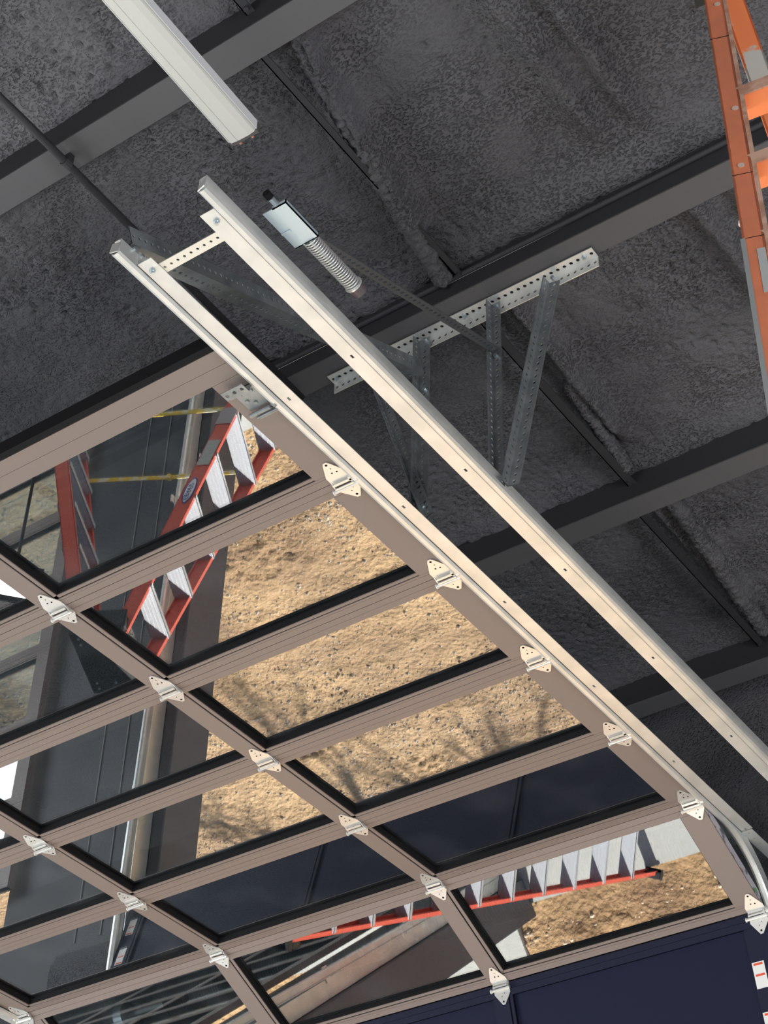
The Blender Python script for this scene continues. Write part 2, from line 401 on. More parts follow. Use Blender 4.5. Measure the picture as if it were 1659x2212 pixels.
# ------------------------------------------------------------------ ground outside
def ground_patch():
    x0, x1, y0, y1, st = -12.5, -2.0, 6.12, 14.0, .028
    nx = int((x1-x0)/st)+1; ny = int((y1-y0)/st)+1; vs = []
    for j in range(ny):
        y = y0 + (y1-y0)*j/(ny-1)
        for i in range(nx):
            x = x0 + (x1-x0)*i/(nx-1)
            z = FZ-.045 + .035*mnoise.noise(V(x*.9, y*.9, 0)) + .020*mnoise.noise(V(x*3.2, y*3.2, 5)) + .012*mnoise.noise(V(x*9, y*9, 8))
            q = mnoise.noise(V(x*1.3, y*1.3, 20))
            z += .010*mnoise.noise(V(x*19, y*19, 2))
            if q > .05: z += (q-.05)*.16*abs(mnoise.noise(V(x*11, y*11, 3)))
            vs.append((x, y, z))
    return vs, [(j*nx+i, j*nx+i+1, (j+1)*nx+i+1, (j+1)*nx+i) for j in range(ny-1) for i in range(nx-1)]
struct('ground', MB().add(*ground_patch()), gravel, smooth=True)
mb = MB(); mb.box((-60, 14.0, FZ-.12), (50, 70, FZ-.05)).box((-60, 6.2, FZ-.12), (-12.5, 14, FZ-.05)).box((-2, 6.12, FZ-.12), (50, 14, FZ-.05))
mb.box((-60, -60, FZ-.3), (50, 6.2, FZ-.16))
struct('ground_beyond', mb, gravel)
struct('apron', MB().box((-6.62, WY1, FZ-.1), (-5.93, 6.78, FZ+.01)), conc_out)
# loose stones, far too many to count
def stones():
    vs, fs = [], []
    rnd = random.Random(3)
    ico = [(0,0,1),(.9,0,.2),(.28,.85,.2),(-.72,.53,.2),(-.72,-.53,.2),(.28,-.85,.2),(0,0,-.6)]
    tri = [(0,1,2),(0,2,3),(0,3,4),(0,4,5),(0,5,1),(6,2,1),(6,3,2),(6,4,3),(6,5,4),(6,1,5)]
    for _ in range(42000):
        x = rnd.uniform(-11.5, -3.8); y = rnd.uniform(6.3, 12.5)
        dens = mnoise.noise(V(x*.8, y*.8, 11))*.5+.5
        if rnd.random() > dens**1.6*1.7: continue
        s = rnd.choice((.005, .006, .007, .008, .010, .012, .018))*rnd.uniform(.7, 1.2); a = rnd.uniform(0, 6.3); ca, sa = math.cos(a), math.sin(a)
        z = FZ-.045 + .035*mnoise.noise(V(x*.9, y*.9, 0)) + .020*mnoise.noise(V(x*3.2, y*3.2, 5)) + .012*mnoise.noise(V(x*9, y*9, 8))
        ex = rnd.uniform(.8, 1.5); k = len(vs)
        vs += [(x+s*ex*(px*ca-py*sa), y+s*(px*sa+py*ca), z+s*pz*.8) for px, py, pz in ico]
        fs += [(i+k, j+k, l+k) for i, j, l in tri]
    return vs, fs
o = obj('loose_stones', MB().add(*stones()), stone_m, kind='stuff', label='pale loose stones scattered over the tan dirt outside', category='gravel')

# bare tree whose branches shade the gravel
t = thing('bare_tree', 'leafless tree outside whose branch shadows fall on the gravel', 'tree', (-9.9, 18.3, FZ-.05))
trunk = MB().tube([(-9.9, 18.3, FZ-.06), (-9.85, 18.2, .2), (-9.7, 18.1, 1.2)], .11, 8, r2=.07)
obj('trunk', trunk, bark, t, smooth=True)
rb = random.Random(12); br = MB()
def grow(p, d, L, r, depth):
    q = p + d*L*.5 + V(rb.uniform(-.05, .05), rb.uniform(-.05, .05), 0); e = q + (d + V(rb.uniform(-.2, .2), rb.uniform(-.2, .2), rb.uniform(-.05, .15))).normalized()*L*.5
    br.tube([p, q, e], r, 5, caps=False, r2=r*.6)
    if depth == 0: return
    for _ in range(3 if depth > 2 else 4):
        nd = (d + V(rb.uniform(-.8, .8), rb.uniform(-.8, .8), rb.uniform(-.35, .45))).normalized()
        grow(p + (e-p)*rb.uniform(.45, 1), nd, L*rb.uniform(.6, .8), r*.58, depth-1)
for a in range(6): grow(V(-9.7, 18.1, 1.0), V(math.cos(a*1.1+.3)*1.3, math.sin(a*1.1+.3)*.7, .55).normalized(), 1.5, .050, 4)
obj('branches', br, bark, t)

# ------------------------------------------------------------------ sectional doors
def hinge_mesh(end=0):
    """local: X along the knuckle, Y outwards, Z up; hangs under the frame face (z=0)."""
    a = MB()
    if end:                                        # end = fold angle of the upper leaf
        b = MB(); cs, sn = math.cos(end), math.sin(end)
    def leaf(sy, y0, tip):
        pts = [(-.036, y0), (-.036, y0+sy*.018), (-.012, tip-sy*.010), (-.005, tip), (.006, tip), (.013, tip-sy*.010), (.036, y0+sy*.018), (.036, y0)]
        a.prism([(x, y, -.001) for x, y in pts], (0, 0, -.003))
    leaf(-1, -.012, -.088); a.box((-.036, -.012, -.004), (.036, .006, -.001))
    if end: a.v = [(x, y*cs - z*sn, y*sn + z*cs) for x, y, z in a.v]
    leaf(1, .022, .084)
    a.prism([(-.036, -.016, -.002), (-.036, .024, -.016), (-.036, .024, -.001), (-.036, -.012, -.001)], (.003, 0, 0))
    a.prism([(.033, -.016, -.002), (.033, .024, -.016), (.033, .024, -.001), (.033, -.012, -.001)], (.003, 0, 0))
    a.box((-.033, -.004, -.014), (.033, .004, -.0115)); a.box((-.033, .010, -.018), (.033, .016, -.015))
    a.tube([(-.042, .024, -.013), (.042, .024, -.013)], .0062, 10)
    a.tube([(-.046, .024, -.013), (-.042, .024, -.013)], .009, 10)
    return a
def hinge_holes():
    a = MB()
    for x, y, r in ((0, -.078, .0042), (.002, -.060, .0018), (-.006, -.042, .0030), (.010, -.040, .0030), (.001, .072, .0042), (-.003, .052, .002), (.010, .040, .002)):
        a.tube([(x, y, -.0035), (x, y, -.0046)], r, 8)
    return a
def roller_mesh(s):
    a = MB(); a.tube([(s*.02, .006, -.006), (s*.045, .006, -.006)], .0045, 8)
    a.tube([(s*.039, .006, -.006), (s*.050, .006, -.006)], .0135, 14); a.box((min(s*.026, s*.034), -.010, -.014), (max(s*.026, s*.034), .018, -.002))
    return a
def mesh_from(name, mb, m, smooth=False):
    me = bpy.data.meshes.new(name); me.from_pydata([tuple(v) for v in mb.v], [], mb.f); me.materials.append(m); me.update(); return me
HM = mesh_from('hinge', hinge_mesh(), zinc); HH = mesh_from('hinge_holes', hinge_holes(), rubber)
RMR = mesh_from('roller', roller_mesh(1), zinc); RML = mesh_from('roller', roller_mesh(-1), zinc)
# one mesh holds hinge, holes and roller so it can sit at the sub-part level
def joined_hinge(sgn, fold=0.0):
    me = bpy.data.meshes.new('hinge'); a = hinge_mesh(fold); n0 = len(a.f)
    b = hinge_holes()
    if fold: b.v = [(x, y*math.cos(fold) - z*math.sin(fold), y*math.sin(fold) + z*math.cos(fold)) if y < 0 else (x, y, z) for x, y, z in b.v]
    a.add(b.v, b.f); n1 = len(a.f)
    if sgn: c = roller_mesh(sgn); a.add(c.v, c.f)
    me.from_pydata([tuple(v) for v in a.v], [], a.f); me.materials.append(zinc); me.materials.append(rubber)
    for i in range(n0, n1): me.polygons[i].material_index = 1
    me.update(); return me
HJ = {0: joined_hinge(0), 1: joined_hinge(1), -1: joined_hinge(-1)}

SX = [-5.815, -4.665, -3.567, -2.413]         # door edges and muntin centres
PX = [(-5.70, -4.713), (-4.617, -3.615), (-3.523, -2.512)]
def section(parent, org, rot, length, top=False, glazed=True, dx=0.0, hinge=True, bottom=False, light=bronze):
    """A door section: local X across, local Y from 0 (upper joint) to length, local Z = 0 at the inside face, thickness upwards."""
    a = MB(); T = .045
    x0, x1 = SX[0], SX[3]
    head = .105 if top else .053
    foot = .052
    L = length
    y_in0, y_in1 = head, L - foot
    # backing body
    dark = MB()
    for yy0, yy1 in ((0.0015, head-.004), (L-foot+.004, L-.0015)): dark.box((x0+.002, yy0, .0045), (x1-.002, yy1, T-.002))
    # upper rail, split by its fine grooves
    for s0, s1 in ((.0012, head*.5-.0006), (head*.5+.0006, head)): a.box((x0, s0, 0), (x1, s1, .004))
    # lower rail: strips, groove and glazing bead
    for s0, s1 in ((L-.036, L-.0275), (L-.0263, L-.0012)): a.box((x0, s0, 0), (x1, s1, .004))
    # stiles and muntins
    st = [(x0, PX[0][0], 0), (PX[0][1], PX[1][0], 1), (PX[1][1], PX[2][0], 1), (PX[2][1], x1, 0)]
    for i, (u, v, c) in enumerate(st):
        r0, r1 = head+.001, L-.0368
        bead = .022 if i < 3 else 0
        a.box((u, r0, 0), (v-bead, r1, .004))
        dark.box((u+.004, head, .0045), (v-.004, L-.036, T-.002))
        if i == 3: a.box((u, y_in0, .004), (u+.006, y_in1, .009))
    for i, (u, v) in enumerate(PX):
        a.box((u-.015, L-foot, 0), (v, L-foot+.011, .004))        # bead along the rail
        a.box((u-.015, y_in0, 0), (u-.002, L-foot+.011, .004))    # bead along the stile
    # outer skins
    a.box((x0, 0, T-.002), (x1, head, T)); a.box((x0, L-foot, T-.002), (x1, L, T))
    for u, v, c in st: a.box((u, head, T-.002), (v, L-foot, T))
    a.box((x1-.003, 0, .004), (x1, L, T-.002)); a.box((x0, 0, .004), (x0+.003, L, T-.002))
    me = bpy.data.meshes.new('door_section'); n0 = len(a.f); a.add(dark.v, dark.f)
    me.from_pydata([(v[0]+dx, v[1], v[2]) for v in a.v], [], a.f); me.materials.append(light); me.materials.append(rubber)
    for i in range(n0, len(a.f)): me.polygons[i].material_index = 1
    me.update()
    o = bpy.data.objects.new('door_section', me); C.objects.link(o); o.parent = parent
    p0 = Vector(ORG[parent.name]['org'])
    o.matrix_local = Matrix.Translation(Vector(org) - p0) @ Matrix.Rotation(rot, 4, 'X')
    def sub(name, mbx, mt, lab=None, me2=None, loc=None, rx=0):
        if me2 is None:
            me2 = bpy.data.meshes.new(name); me2.from_pydata([(v[0]+dx, v[1], v[2]) for v in mbx.v], [], mbx.f); me2.materials.append(mt); me2.update()
        q = bpy.data.objects.new(name, me2); C.objects.link(q); q.parent = o
        if loc: q.location = (loc[0]+dx, loc[1], loc[2]); q.rotation_euler.x = rx
        if lab: q['label'] = lab
        return q
    for u, v in PX:
        if glazed:
            g = MB()
            for A, B in (((u-.002, y_in0-.002, .005), (u+.0035, y_in1+.002, .034)), ((v-.0035, y_in0-.002, .005), (v+.002, y_in1+.002, .034)),
                         ((u+.0035, y_in0-.002, .005), (v-.0035, y_in0+.0035, .034)), ((u+.0035, y_in1-.0035, .005), (v-.0035, y_in1+.002, .034))): g.box(A, B)
            sub('gasket', g, rubber)
            sub('glass_pane', MB().box((u+.003, y_in0+.003, .026), (v-.003, y_in1-.003, .031)), glass)
        else:
            sub('solid_panel', MB().box((u, y_in0, .012), (v, y_in1, .020)), panel_m)
    return o, sub

def add_hinges(sub, fold=0.0):
    H_ = {k: joined_hinge(k, fold) for k in (-1, 0, 1)} if fold else HJ
    for x, s in ((-5.79, -1), (-4.665, 0), (-3.567, 0), (-2.442, 1)): sub('hinge', None, None, me2=H_[s], loc=(x, 0, 0), rx=0)

PITCH = .5335; J0 = 3.088; DZ = 3.437
door = thing('overhead_door', 'open bronze framed glass sectional door rolled up under the ceiling', 'garage door', (-4.1, 4.5, DZ))
S1T = 2.474
o1, s1 = section(door, (0, S1T, DZ), 0, J0-S1T, top=True)
s1('top_seal', MB().box((-5.815, -.022, .001), (-2.413, -.0005, .05)), rubber)
# top roller bracket on the right
def top_bracket(s, xc):
    b = MB()
    b.box((xc-.035*1, .150, -.004), (xc+.035, .235, -.001))
    b.box((xc-.035, .150, -.030), (xc+.035, .153, -.001))
    b.holed((xc-.045, .118, -.030), (xc+.03, .118, -.030), (0, 1, 0), .032, .024, .006, .003)
    b.tube([(xc-.040, .243, -.016), (xc+.030, .243, -.016)], .007, 10); b.tube([(xc-.03, .262, -.012), (xc+.045*1, .262, -.012)], .0045, 8)
    b.tube([(xc+s*.03, .243, -.008), (xc+s*.045, .243, -.008)], .0045, 8); b.tube([(xc+s*.039, .243, -.006), (xc+s*.050, .243, -.006)], .0135, 14)
    for dx_, dy in ((-.02, .17), (.018, .17), (-.018, .20), (.0, .215)): b.tube([(xc+dx_, dy, -.004), (xc+dx_, dy, -.009)], .006, 6)
    b.box((xc-.030, .255, -.008), (xc+.040, .275, -.001))
    return b
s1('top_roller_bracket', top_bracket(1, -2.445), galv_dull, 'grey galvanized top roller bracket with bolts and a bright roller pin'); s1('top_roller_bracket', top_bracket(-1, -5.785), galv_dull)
for k in range(4):
    o2, s2 = section(door, (0, J0+PITCH*k, DZ), 0, PITCH)
    add_hinges(s2)
H5 = V(0, J0+PITCH*4, DZ); A6 = -R(25.2)
o6, s6 = section(door, tuple(H5), A6, PITCH-.004)
add_hinges(s6, R(24.5))
f6 = MB().box((-2.4125, .02, .006), (-2.4115, PITCH-.03, .040)); s6('edge_film', f6, film_m, 'scuffed pale protective film with a green mark on the section edge')
s6('film_mark', MB().box((-2.4117, PITCH-.085, .016), (-2.4108, PITCH-.070, .030)), green_st, 'small green print mark')
H6 = H5 + V(0, math.cos(A6), math.sin(A6))*PITCH; A7 = -R(75)
L7 = .655
o7, s7 = section(door, tuple(H6), A7, L7, glazed=False, light=mat('shaded_bronze_frame', (0.007, 0.009, 0.029), 0.5, spec=.25))  # frame bronze darkened too, shade put into its colour
add_hinges(s7, R(50))
s7('bottom_seal', MB().box((-5.815, L7, .005), (-2.413, L7+.045, .040)), rubber)
for xr in ((-2.508, -2.460), (-5.790, -5.742)):
    for yy in (.178, .36):
        s7('safety_sticker', MB().box((xr[0], yy, -.0016), (xr[1], yy+.096, -.0004)), white_st, 'white sticker with two orange-red bars on the solid section')
        [s7('sticker_bar', MB().box((xr[0]+.006, yy+q_, -.0022), (xr[1]-.006, yy+q_+.008, -.0016)), red_st) for q_ in (.004, .044)]

# neighbouring closed glazed doors
def closed_door(x_shift, label):
    d = thing('overhead_door', label, 'garage door', (-4.1+x_shift, 5.9, FZ), 'closed glazed doors beside the open one')
    for k in range(7):
        top = FZ + .03 + PITCH*(7-k)
        section(d, (0, 5.868, top), -R(90), PITCH, dx=x_shift, hinge=False)
    return d
closed_door(-4.38, 'closed glazed sectional door in the opening left of the open door')
closed_door(3.78, 'closed glazed sectional door in the opening right of the open door')

# ------------------------------------------------------------------ tracks
def ring_at(prof, c, tdir):                       # profile (x, n) where n is the normal to the track path, in the YZ plane
    ty, tz = tdir; ny, nz = -tz, ty
    return [V(x, c[0]+n*ny, c[1]+n*nz) for x, n in prof]
def track(name, label, sgn, xw, y_start, group='door tracks', ystep=0.0):
    """sgn +1: channel opens towards -X (right-hand track). xw = X of the web."""
    t = thing(name, label, 'door track', (xw, y_start, 3.42), group)
    S = sgn; th = .0022
    prof = [(0, .052), (0, .006), (-.006, .0005), (-.018, 0), (-.026, .004), (-.030, .012), (-.0275, .0125), (-.0245, .0065), (-.018, .0028), (-.0065, .0030), (-.0025, .0070), (-.0025, .048), (-.010, .0512), (-.024, .0512), (-.024, .054), (-.008, .054)]
    prof = [(xw + S*x, n) for x, n in prof]
    z0 = 3.419; cy, cz, r = 5.36, 3.035, .384
    rings = []
    for y in np.linspace(y_start, cy, 12): rings.append(ring_at(prof, (y, z0), (1, 0)))
    N = 16
    for i in range(1, N+1):
        a = (math.pi/2-.05)*i/N; rings.append(ring_at(prof, (cy+math.sin(a)*r, cz+math.cos(a)*r), (math.cos(a), -math.sin(a))))
    ye, ze = cy+math.sin(a)*r, cz+math.cos(a)*r; rings.append(ring_at(prof, (ye+.075, FZ+.01), (.05, -1)))
    mb = MB().sweep([[*r_] if S > 0 else [*r_][::-1] for r_ in rings]); obj('channel', mb, galv, t)
    # horizontal reinforcing angle, flat leg facing the floor
    y_a = y_start+.065; xo = xw + S*.001; w = .046
    zf = 3.428
    mb = MB()
    xa, xb = sorted((xo-S*.003, xo+S*(.001+w)))
    slots = [y_a+.60+.553*i for i in range(6)]
    # flange with real slots
    ys = y_a; cxs = (xa+xb)/2
    for sy in slots:
        if sy > 5.8: break
        mb.box((xa, ys, zf), (xb, sy, zf+.0025)); mb.box((xa, sy, zf), (cxs-.0035, sy+.014, zf+.0025)); mb.box((cxs+.0035, sy, zf), (xb, sy+.014, zf+.0025)); ys = sy+.014
    mb.box((xa, ys, zf), (xb, 5.1, zf+.0025)) if ys < 5.1 else None
    mb.holed((xa if True else 0, max(5.1, ys), zf), (xa, WY0-.005, zf), (1, 0, 0), w, .045, .0035, .0025)
    xl0, xl1 = sorted((xo-S*.0005, xo+S*.002)); mb.box((xl0, y_a, zf), (xl1, WY0-.005, zf+.052))
    obj('reinforcing_angle', mb, galv, t, label='galvanized reinforcing angle with slots')
    b = MB()
    bx = cxs; b.tube([(bx, y_a+.035, zf), (bx, y_a+.035, zf-.006)], .0085, 6); b.tube([(bx, y_a+.035, zf-.006), (bx+.002, y_a+.036, zf-.014)], .0045, 8)
    obj('bolt', b, bolt_m, t)
    # end stop plate, wall angle and brackets
    x0_, x1_ = sorted((xw-S*.034, xw)); obj('end_stop', MB().prism([(xw-S*.002, y_start-.001, 3.422), (xw-S*.027, y_start-.006, 3.424), (xw-S*.027, y_start-.001, 3.462), (xw-S*.002, y_start+.006, 3.464)], (0, -.003, 0)), zinc, t)
    wl0, wl1 = sorted((xo+S*.003, xo+S*.0055)); ww = sorted((xo+S*.003, xo+S*.06))
    mb = MB().box((wl0, 5.84, FZ+.01), (wl1, 5.948, 3.2)).box((ww[0], 5.944, FZ+.01), (ww[1], 5.948, 3.2)); obj('wall_angle', mb, galv, t)
    for z in (-1.0, 0.0, 1.0, 2.0, 2.8):
        c0, c1 = sorted((xw-S*.002, xw+S*.008)); obj('track_clip', MB().box((c0, 5.77, z), (c1, 5.86, z+.05)), zinc, t)
    return t
track('door_track', 'galvanized track along the right edge of the open door', 1, -2.381, 2.055)
track('door_track', 'galvanized track on the far left side of the open door', -1, -5.842, 2.055)
track('door_track', 'empty galvanized track of the next door, behind the spring bumper', -1, -2.094, 2.020)

# strap across the two tracks
t = thing('cross_strap', 'pale perforated strap bridging the inner ends of the two tracks', 'strap', (-2.22, 2.17, 3.434))
obj('strap_plate', MB().holed((-2.338, 2.150, 3.432), (-2.098, 2.150, 3.432), (0, 1, 0), .034, .0218, .0042, .0025), mat('pale_galvanized_strap', (0.78, 0.75, 0.66), 0.45, 0.3), t)

# ------------------------------------------------------------------ hanger frame of perforated angle
fr = thing('hanger_frame', 'bolted frame of perforated angle hanging the tracks from the roof purlin', 'track hanger', (-2.2, 3.4, 4.2))
def perf_angle(name, p, q, a1, a2, w1, w2, m, lab=None, pitch=.024, r=.0062, off=.5):
    mb = MB().holed(p, q, a1, w1, pitch, r, .0035, off).holed(p, q, a2, w2, pitch, r, .0035, off)
    return obj(name, mb, m, fr, **({'label': lab} if lab else {}))
perf_angle('mounting_angle', (-2.745, 3.402, 4.243), (-1.722, 3.402, 4.243), (0, -1, 0), (0, 0, -1), .042, .046, galv, 'long perforated mounting angle under the purlin', pitch=.0245)
def vert(x, w, m, y=3.392, zt=4.232, zb=3.44, s=1): return perf_angle('vertical_hanger', (x, y, zt), (x, y, zb), (s, 0, 0), (0, -1, 0), w, .034, m)
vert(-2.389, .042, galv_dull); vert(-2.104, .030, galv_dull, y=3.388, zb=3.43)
def brace(p, q, m, w=.034, up=(0, 0, 1), nm='diagonal_brace'):
    p, q = V(*p), V(*q); d = (q-p).normalized()
    a = V(*up); a = (a - d*a.dot(d)).normalized(); b = d.cross(a)
    mb = MB().holed(p, q, a, w, .024, .0060, .0035).holed(p, q, b, w, .024, .0060, .0035)
    return obj(nm, mb, m, fr)
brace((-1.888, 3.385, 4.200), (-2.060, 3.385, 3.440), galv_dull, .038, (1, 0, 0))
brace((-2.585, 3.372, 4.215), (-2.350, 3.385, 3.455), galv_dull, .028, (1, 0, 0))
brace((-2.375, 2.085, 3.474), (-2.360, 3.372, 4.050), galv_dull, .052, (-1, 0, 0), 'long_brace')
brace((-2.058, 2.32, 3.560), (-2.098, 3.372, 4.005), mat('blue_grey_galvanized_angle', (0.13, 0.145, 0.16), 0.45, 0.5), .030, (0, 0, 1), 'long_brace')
for x, y, z in ((-2.72, 3.38, 4.24), (-2.205, 3.38, 4.24), (-1.76, 3.38, 4.24)): obj('bolt', MB().tube([(x, y, z), (x, y, z-.008)], .008, 6).tube([(x, y, z-.008), (x, y, z-.018)], .004, 8), bolt_m, fr)
for x, z in ((-2.36, 4.215), (-2.085, 4.215), (-1.875, 4.215), (-2.36, 3.99), (-2.09, 3.99), (-2.36, 3.50), (-2.08, 3.47)): obj('bolt', MB().tube([(x, 3.39, z), (x, 3.375, z)], .0075, 6), bolt_m, fr)
for x, y in ((-2.372, 2.10), (-2.10, 2.085)): [obj('bolt', MB().tube([(x, yy, 3.470), (x-.012, yy, 3.470)], .006, 6), bolt_m, fr) for yy in (y, y+.03)]

# ------------------------------------------------------------------ spring bumper
t = thing('spring_bumper', 'coil spring bumper with a flat steel bracket on the outer track', 'spring bumper', (-2.03, 2.35, 3.49))
ZB = 3.497
mb = MB().box((-2.050, 2.212, ZB), (-1.976, 2.350, ZB+.003)).box((-1.979, 2.212, ZB), (-1.976, 2.350, ZB+.012)).box((-2.02, 2.212, ZB), (-1.976, 2.215, ZB+.012)).box((-2.05, 2.347, ZB), (-1.976, 2.350, ZB+.012))
mb.box((-2.050, 2.288, ZB-.003), (-2.022, 2.295, ZB))
obj('bracket_plate', mb, mat('blue_white_zinc_plate', (0.55, 0.66, 0.72), 0.35, 0.45), t)
mb = MB(); pts = []
for i in range(24*12+1):
    a = i/12*2*math.pi; yy = 2.345 + .195*i/(24*12); rr = .021
    pts.append((-2.006 + rr*math.cos(a), yy, ZB+.010 + rr*math.sin(a)))
obj('coil_spring', MB().tube(pts, .0022, 5), zinc, t, smooth=True)
obj('guide_rod', MB().tube([(-2.006, 2.18, ZB+.010), (-2.006, 2.54, ZB+.010)], .0085, 12), mat('blue_white_zinc_rod', (0.62, 0.72, 0.75), 0.25, 0.8), t, smooth=True)
obj('end_washer', MB().tube([(-2.006, 2.538, ZB+.010), (-2.006, 2.543, ZB+.010)], .026, 18), zinc, t)
obj('rubber_tip', MB().tube([(-2.006, 2.543, ZB+.010), (-2.006, 2.570, ZB+.010)], .0235, 18), mat('grey_brown_rubber', (0.10, 0.08, 0.085), 0.5), t)
obj('rod_nut', MB().tube([(-2.006, 2.168, ZB+.012), (-2.006, 2.186, ZB+.012)], .011, 12), rubber, t)

# ------------------------------------------------------------------ light fixture
t = thing('strip_light', 'long white unlit strip light above the inner end of the tracks', 'light fixture', (-2.16, 1.2, 3.9))
ex, ey = (-2.206, 2.222), (-2.118, 2.198); dirv = (V(-.035, 1.0, 0)).normalized()
pL = V(ex[0], ex[1], 3.9); pR = V(ey[0], ey[1], 3.9); side = (pR - pL); side = side - dirv*side.dot(dirv); Wd = side.length; side.normalize()
end = pL; Lf = 1.22
prof = [(0, .010), (.004, 0), (Wd*.30, -.004), (Wd*.31, -.0025), (Wd*.33, -.0045), (Wd*.75, -.0045), (Wd-.004, 0), (Wd, .010), (Wd, .014), (0, .014)]
r0 = [end - dirv*Lf + side*a + V(0, 0, b_) for a, b_ in prof]; r1 = [end + side*a + V(0, 0, b_) for a, b_ in prof]
obj('lens', MB().sweep([r0, r1]), white_lens, t)
prof = [(-.003, .006), (-.003, .04), (Wd*.2, .055), (Wd*.8, .055), (Wd+.003, .04), (Wd+.003, .006), (Wd+.0005, .006), (Wd, .0145), (0, .0145), (-.0005, .006)]
r0 = [end - dirv*Lf + side*a + V(0, 0, b_) for a, b_ in prof]; r1 = [end + side*a + V(0, 0, b_) for a, b_ in prof]
obj('housing', MB().sweep([r0, r1]), white_body, t)
mb = MB(); q0 = end + dirv*.001
mb.obox(q0 - side*.002 + V(0, 0, .004), dirv*.012, side*(Wd+.004), V(0, 0, .036))
obj('end_cap', mb, mat('grey_brown_end_cap', (0.09, 0.08, 0.08), 0.5), t)
for s_ in (.25, .72): obj('wire_end', MB().tube([q0 + dirv*.012 + side*Wd*s_ + V(0, 0, .012), q0 + dirv*.020 + side*Wd*s_ + V(0, 0, .010)], .004, 8), copper, t)
for k_ in (.78, 1.1):
    q = end - dirv*k_ + side*Wd*.5
    obj('hanger_wire', MB().tube([q + V(0, 0, .05), (q.x, q.y, 4.40)], .0018, 6), pipe_m, t)

# ------------------------------------------------------------------ torsion spring assembly over the opening
t = thing('torsion_spring_assembly', 'shaft with two long black torsion springs behind the curved glass section', 'torsion spring', (-4.12, 5.86, 3.66))
SY, SZ = 5.83, 3.655
obj('shaft', MB().tube([(-5.78, SY, SZ), (-2.56, SY, SZ)], .0125, 12), zinc, t, smooth=True)
for x0, x1 in ((-5.45, -4.26), (-3.98, -2.75)):
    pts = []; n = 85
    for i in range(n*14+1):
        a = i/14*2*math.pi; pts.append((x0+(x1-x0)*i/(n*14), SY+.088*math.cos(a), SZ+.088*math.sin(a)))
    obj('coil', MB().tube(pts, .0068, 6), spring_m, t, smooth=True)
    for xx, s_ in ((x0, -1), (x1, 1)): obj('winding_cone', MB().tube([(xx-s_*.03, SY, SZ), (xx+s_*.02, SY, SZ), (xx+s_*.03, SY, SZ)], .068, 16, r2=.03), galv_dull, t, smooth=True)
obj('centre_plate', MB().tube([(-4.123, SY, SZ), (-4.115, SY, SZ)], .055, 24).box((-4.124, SY, SZ-.02), (-4.114, 5.93, SZ+.02)), zinc, t)
for x in (-5.78, -2.62): obj('cable_drum', MB().tube([(x, SY, SZ), (x+.05, SY, SZ)], .062, 24), galv_dull, t)
obj('paint_mark', MB().tube([(-4.08, SY, SZ), (-4.05, SY, SZ)], .022, 10), red_st, t)

# ------------------------------------------------------------------ ladders
def chan(mb, p, q, wdir, ndir, W_, F_, th=.005):    # C-shaped rail: web W_ wide along wdir, flanges F_ along ndir
    p, q = V(*p), V(*q); d = (q-p).normalized()
    a = V(*wdir); a = (a - d*a.dot(d)).normalized(); n = V(*ndir); n = (n - d*n.dot(d) - a*n.dot(a)).normalized()
    mb.obox(p - a*W_/2, q-p, a*W_, n*th)
    for s_ in (-1, 1): mb.obox(p + a*s_*W_/2 - (a*th if s_ > 0 else V(0, 0, 0)), q-p, a*th, n*F_)
    return a, n
# red twin-front ladder that shows as a reflection in the panes
LX, LY, LZ, YAW, TR, TL, W0, KW, PIT = -5.631, 5.268, 1.574, .496, .337, .213, .215, .062, .278
lad = thing('step_ladder', 'red twin step ladder with aluminium treads mirrored in the glass panes', 'ladder', (LX, LY, FZ))
U = V(math.cos(YAW), math.sin(YAW), 0); S_ = V(-U.y, U.x, 0)
def lp(side, rail, n, inset=0.0):
    tt = n*PIT; q = V(LX, LY, 0) + U*side*(.10+(TR if side > 0 else TL)*tt) + S_*rail*(W0+KW*tt-inset); q.z = LZ-tt; return q
NB = (LZ-FZ)/PIT
for side in (1, -1):
    for rail in (1, -1):
        mb = MB(); p, q = lp(side, rail, .05), lp(side, rail, NB-.06)
        chan(mb, p, q, U, -S_*rail, .078, .026)
        obj('rail', mb, red, lad)
        f = lp(side, rail, NB); mb = MB().obox(f - U*.05 - S_*.02, U*.10, S_*.04, V(0, 0, .05)).obox(f - U*.06 - S_*.035, U*.12, S_*.07, V(0, 0, .008))
        obj('foot', mb, blackp, lad)
    for n in range(1, 11):
        a, b_ = lp(side, -1, n, .008), lp(side, 1, n, .008); mb = MB()
        mb.obox(a - U*.05, b_-a, U*.10, V(0, 0, .004))
        for off in (-.05, .047): mb.obox(a + U*off - V(0, 0, .026), b_-a, U*.003, V(0, 0, .03))
        for off in (-.030, -.010, .010, .028): mb.obox(a + U*off + V(0, 0, .004), b_-a, U*.003, V(0, 0, .002))
        for off in (-.015, .012): mb.obox(a + U*off - V(0, 0, .003), b_-a, U*.003, V(0, 0, .003))
        obj('tread', mb, alu, lad)
c0 = V(LX, LY, LZ-.02)
mb = MB().prism([c0 + U*a*.14 + S_*b_*.26 for a, b_ in ((-1, -1), (1, -1), (1, 1), (-1, 1))], (0, 0, .05))
mb.obox(c0 - U*.145 - S_*.265 - V(0, 0, .06), S_*.53, U*.01, V(0, 0, .07)); mb.obox(c0 + U*.135 - S_*.265 - V(0, 0, .06), S_*.53, U*.01, V(0, 0, .07))
for s_ in (-1, 1): mb.obox(c0 - U*.145 + S_*(s_*.26-.005) - V(0, 0, .09), U*.29, S_*.01, V(0, 0, .10))
obj('top_cap', mb, blackp, lad)
